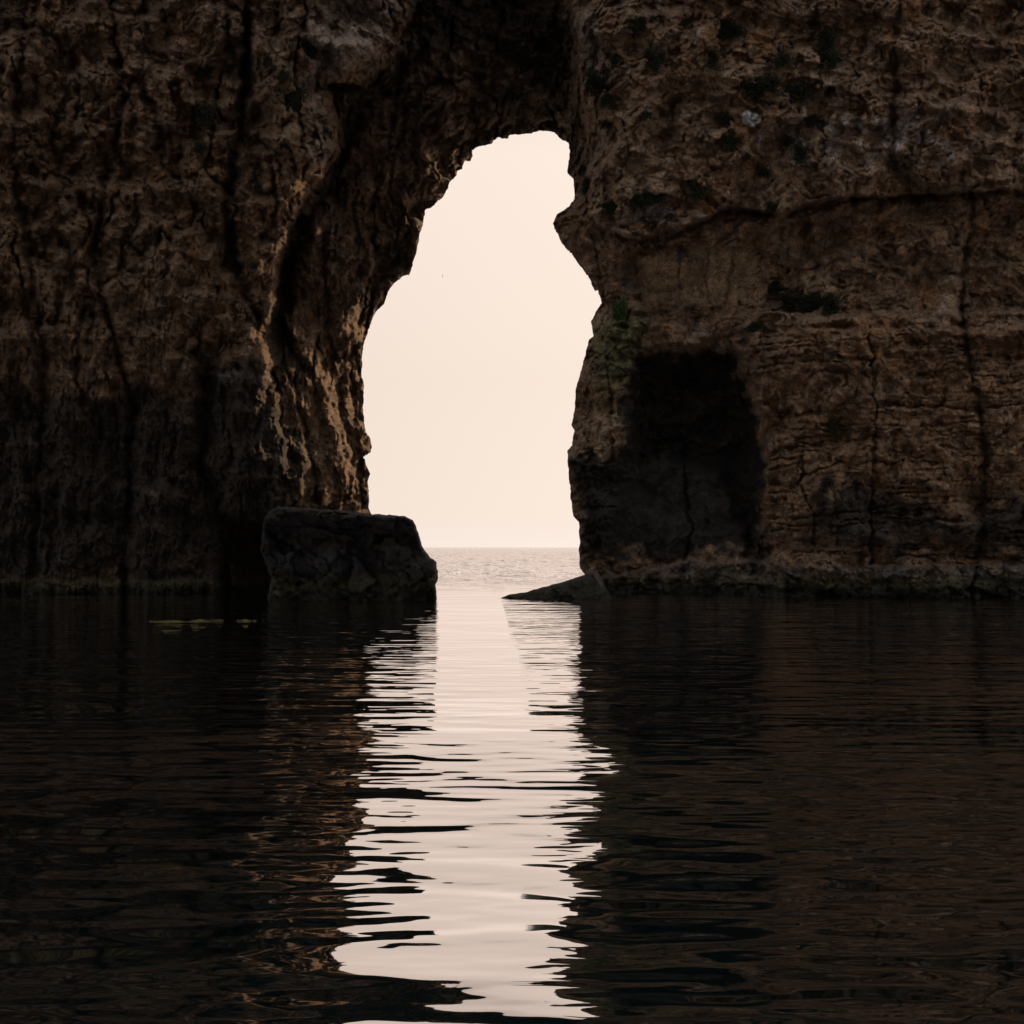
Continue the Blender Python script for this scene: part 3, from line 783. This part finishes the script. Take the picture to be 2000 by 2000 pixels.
# rocks awash: low lumpy shapes just breaking the surface
ALGAE = rock_material('algae_covered_rock', rough=.5)
def awash(name, cx_, cy_, lx, ly, top, color, label, seed):
    n1_, n2_ = 120, 40
    A, B = np.meshgrid(np.linspace(-1, 1, n1_), np.linspace(-1, 1, n2_))
    a, b = A.ravel(), B.ravel()
    X = cx_ + a * lx; Yy = cy_ + b * ly + a * .3
    P = np.stack([X, Yy, X * 0 + seed], 1)
    hgt = (1 - np.clip(a * a, 0, 1)) ** .5 * (1 - np.clip(b * b, 0, 1)) ** .5
    z = -0.35 + hgt * .33 + fbm(P * np.array([.7, 1.5, 1]), 4, .6) * .42 * hgt + top
    z = np.minimum(z, .05 + top + fbm(P * 3, 3) * .02)
    ii = np.arange(len(a)).reshape(n2_, n1_)
    q_ = np.stack([ii[:-1, :-1], ii[:-1, 1:], ii[1:, 1:], ii[1:, :-1]], -1).reshape(-1, 4)
    Vt = np.stack([X, Yy, z], 1); Vb = Vt.copy(); Vb[:, 2] = -1.2 + hgt * -.4
    Q_ = np.concatenate([q_, q_[:, ::-1] + len(a)])
    # side skirt
    bd = np.concatenate([ii[0, :], ii[1:, -1], ii[-1, -2::-1], ii[-2:0:-1, 0]])
    nx = np.roll(bd, -1)
    Q_ = np.concatenate([Q_, np.stack([nx, bd, bd + len(a), nx + len(a)], -1)])
    c_ = np.tile(np.array(color), (len(a) * 2, 1))
    ob = make_mesh(name, np.concatenate([Vt, Vb]) - np.array([cx_, cy_, 0]), Q_, ALGAE, None, c_, smooth=True)
    ob.location = (cx_, cy_, 0)
    tag(ob, label, 'rock')
    return ob
awash('awash_rock', -10.3, 34.9, 3.7, 1.3, .0, (.085, .08, .012), 'yellow-green weedy rock awash in the dark water at the left', 4)
awash('awash_rock', -8.15, 61.5, .75, .5, .10, (.05, .04, .03), 'tiny dark rock in the water just right of the big boulder', 14)
awash('awash_rock', 10.6, 49.2, 1.2, .5, .0, (.07, .05, .02), 'small brown rock awash below the right cliff', 9)

# ------------------------------------------------------------------ shrubs on the cliff
def shrub_meshes(seed, green):
    r = random.Random(seed)
    lv, lf = [], []
    clumps = [(r.uniform(-.55, .55), r.uniform(-.3, .25), r.uniform(-.5, .5), r.uniform(.28, .5)) for _ in range(9)]
    clumps.append((0, 0, 0, .55))
    for (x, y, z, rad) in clumps:
        for k in range(170):
            d = Vector((r.gauss(0, 1), r.gauss(0, 1), r.gauss(0, 1))).normalized() * rad * (r.random() ** .35)
            if r.random() < .06: d *= 1.35
            p = Vector((x, y, z)) + d
            p.x *= .62; p.z *= .62; p.y *= .5
            a = Vector((r.gauss(0, 1), r.gauss(0, 1), r.gauss(0, 1) + .5)).normalized()
            b = a.orthogonal().normalized()
            s = r.uniform(.028, .060)
            i = len(lv)
            lv += [p - b * s * .45, p + a * s * 1.2 - b * s * .1, p + b * s * .45, p - a * s * .9]
            lf.append((i, i + 1, i + 2, i + 3))
    tv, tf = [], []
    for k in range(7):
        base = Vector((r.uniform(-.05, .05), .42, r.uniform(-.15, .0)))
        tip = Vector((r.uniform(-.3, .3), r.uniform(-.15, .1), r.uniform(-.1, .35)))
        ax = (tip - base).normalized(); o1 = ax.orthogonal().normalized(); o2 = ax.cross(o1)
        i = len(tv)
        for (c_, w_) in ((base, .022), ((base + tip) / 2 + Vector((0, 0, -.03)), .015), (tip, .006)):
            for q_ in range(5):
                an = q_ * math.tau / 5
                tv.append(c_ + (o1 * math.cos(an) + o2 * math.sin(an)) * w_)
        for s in range(2):
            for q_ in range(5):
                tf.append((i + s * 5 + q_, i + s * 5 + (q_ + 1) % 5, i + s * 5 + 5 + (q_ + 1) % 5, i + s * 5 + 5 + q_))
    return lv, lf, tv, tf

protos = []
def make_shrub(seed, mat):
    root = bpy.data.objects.new('shrub', None); col.objects.link(root)
    lv, lf, tv, tf = shrub_meshes(seed, False)
    make_mesh('foliage', lv, lf, mat, root); make_mesh('stem', tv, tf, TWIG, root)
    return root
def copy_thing(o_):
    c_ = o_.copy(); col.objects.link(c_)
    for ch in list(o_.children):
        d_ = ch.copy(); col.objects.link(d_); d_.parent = c_
    return c_
SHRUBS = [  # u, v, width px, height px, kind, label
 (1247,52,48,26,0,'dark shrub at the upper rim of the right cliff, leftmost of three there'),
 (1344,47,28,18,1,'tiny dark shrub between two bigger ones at the upper rim of the right cliff'),
 (1419,66,54,50,2,'large round dark shrub high on the right cliff, hanging from the upper rim'),
 (1206,120,28,32,1,'small dark shrub just left of the tall narrow one high on the right cliff'),
 (1275,117,42,52,0,'tall narrow dark shrub right of the pale strip of rock, high on the right cliff'),
 (1395,120,36,40,3,'round dark shrub directly below the large hanging one, high on the right cliff'),
 (1527,120,34,38,2,'round dark shrub alone above the long paired shrubs, high on the right cliff'),
 (1168,169,50,54,3,'big dark shrub clinging to the right cliff edge beside the arch roof'),
 (1188,198,30,34,1,'small dark shrub tucked under the big one at the left edge of the right cliff'),
 (1470,178,60,46,0,'left half of a long low dark shrub pair above the white stone'),
 (1502,168,50,44,2,'right and higher half of the long low dark shrub pair above the white stone'),
 (1564,187,60,38,3,'wide low dark shrub right of the long pair, above the grey speckled rock'),
 (1621,182,24,20,1,'tiny dark shrub at the far right edge of the photo beside grey speckled rock'),
 (1612,86,40,60,2,'tall dark shrub at the top right corner of the photo'),
 (1622,118,34,46,0,'dark shrub below the tall one in the top right corner of the photo'),
 (1264,229,32,20,1,'faint low shrub in the middle of the broken rock left of the rusty streak'),
 (1185,247,30,18,3,'small flat shrub on a knob at the left edge of the right cliff'),
 (1414,239,36,26,2,'upper of two shrubs stacked left of the white stone'),
 (1425,278,32,42,0,'lower, taller of two shrubs stacked left of the white stone'),
 (1590,242,44,32,1,'dark shrub in the white speckled rock near the right edge'),
 (1564,304,38,48,3,'round black-green shrub in grey rock below the white stone, right of it'),
 (1460,309,20,17,1,'tiny shrub below the white stone'),
 (1488,340,30,26,2,'small round shrub just above the overhang, below and right of the white stone'),
 (1362,366,40,54,0,'tall oval shrub above the middle of the overhang lip'),
 (1248,400,46,30,3,'left half of the wide shrub on the whitish lip of the overhang'),
 (1280,392,44,32,2,'right half of the wide shrub on the whitish lip of the overhang'),
 (1192,407,38,30,0,'shrub above the round hollow knob at the left end of the overhang'),
 (1312,426,28,17,1,'small flat shrub on the overhang lip right of the whitish patch'),
 (1507,407,30,24,3,'shrub hanging over the dark notch of the overhang at the right'),
 (1146,366,20,40,2,'narrow shrub at the very edge of the opening, right side'),
 (1516,562,34,32,1,'upright shrub at the left end of the long dark thicket on the right cliff'),
 (1540,590,50,44,0,'shrub in the left part of the long dark thicket on the right cliff shelf'),
 (1582,596,56,46,2,'shrub in the middle of the long dark thicket on the right cliff shelf'),
 (1622,598,50,46,3,'shrub at the right end of the long dark thicket, at the photo edge'),
 (1479,642,42,24,1,'low shrub on top of the layered block, below the smooth sandy wall'),
 (1203,613,36,58,4,'bright green upright plant at the narrow waist of the right pillar'),
 (1626,832,24,38,0,'dark shrub in the layered block at the right edge, upper of two'),
 (1614,943,32,30,2,'dark round shrub in the layered block at the right edge, lower of two'),
 (610,100,32,40,3,'round dark shrub on the smooth grey plate high on the left cliff'),
 (528,123,22,26,1,'small dark shrub right of the long dark crack, high on the left cliff'),
 (401,143,28,28,2,'dark shrub near the left edge, topmost on the left cliff'),
 (559,150,26,26,1,'small shrub at the head of the long hollow on the left cliff'),
 (579,192,38,66,0,'long dark shrub filling the hollow on the left cliff'),
 (408,232,44,42,3,'broad dark shrub at the left edge under the topmost one'),
 (393,290,25,25,2,'small round shrub below the broad one at the left edge'),
 (444,505,28,24,1,'lone dark shrub on pale rock halfway down the left cliff'),
 (500,520,20,16,2,'tiny shrub right of the lone one halfway down the left cliff'),
]
PX = [make_shrub(11 + k, LEAFG if k == 4 else LEAF) for k in range(5)]
used_p = set()
rr = random.Random(5)
for (su, sv, sw, sh, kind, lab) in SHRUBS:
    r_ = PX[kind] if kind not in used_p else copy_thing(PX[kind])
    used_p.add(kind)
    p, Yd = face_point(su, sv)
    k = Yd / FP
    W_, H_ = sw * k * 1.12, sh * k * 1.12
    p[1] -= 0.28 * W_
    r_.location = p
    r_.scale = (W_, min(W_, H_) * 1.0, H_)
    r_.rotation_euler = (0, 0, rr.uniform(-.3, .3))
    tag(r_, lab, 'shrub', 'shrubs growing on the cliff')

# ------------------------------------------------------------------ a far bird in the sky
def make_bird():
    root = bpy.data.objects.new('bird', None); col.objects.link(root)
    bv, bf = [], []
    secs = [(-.30, .01), (-.2, .035), (0, .055), (.15, .045), (.22, .03), (.30, .008)]
    for (y, r_) in secs:
        for q_ in range(8):
            a = q_ * math.tau / 8; bv.append((r_ * math.cos(a), y, r_ * math.sin(a) * .9))
    for s in range(len(secs) - 1):
        for q_ in range(8):
            bf.append((s * 8 + q_, s * 8 + (q_ + 1) % 8, s * 8 + 8 + (q_ + 1) % 8, s * 8 + 8 + q_))
    make_mesh('body', bv, bf, FEATHER, root, smooth=True)
    for sgn in (-1, 1):
        wv_ = []
        for (x, yf, yb, z) in ((.03, .12, -.08, .02), (.25, .16, -.04, .10), (.45, .08, -.06, .10), (.62, -.06, -.12, .04)):
            for dz in (.006, -.006):
                wv_ += [(sgn * x, yf, z + dz), (sgn * x, yb, z + dz)]
        wf = []
        for s in range(3):
            b0 = s * 4
            wf += [(b0, b0 + 1, b0 + 5, b0 + 4), (b0 + 2, b0 + 6, b0 + 7, b0 + 3), (b0, b0 + 4, b0 + 6, b0 + 2), (b0 + 1, b0 + 3, b0 + 7, b0 + 5)]
        make_mesh('wing', wv_, wf, FEATHER, root)
    return root

bird = make_bird()
bird.location = at(np.array([864.0]), np.array([539.5]), np.array([330.0]))[0]
bird.rotation_euler = (math.radians(10), math.radians(68), math.radians(40))
tag(bird, 'tiny distant dark bird banking in the bright sky left of centre', 'bird')
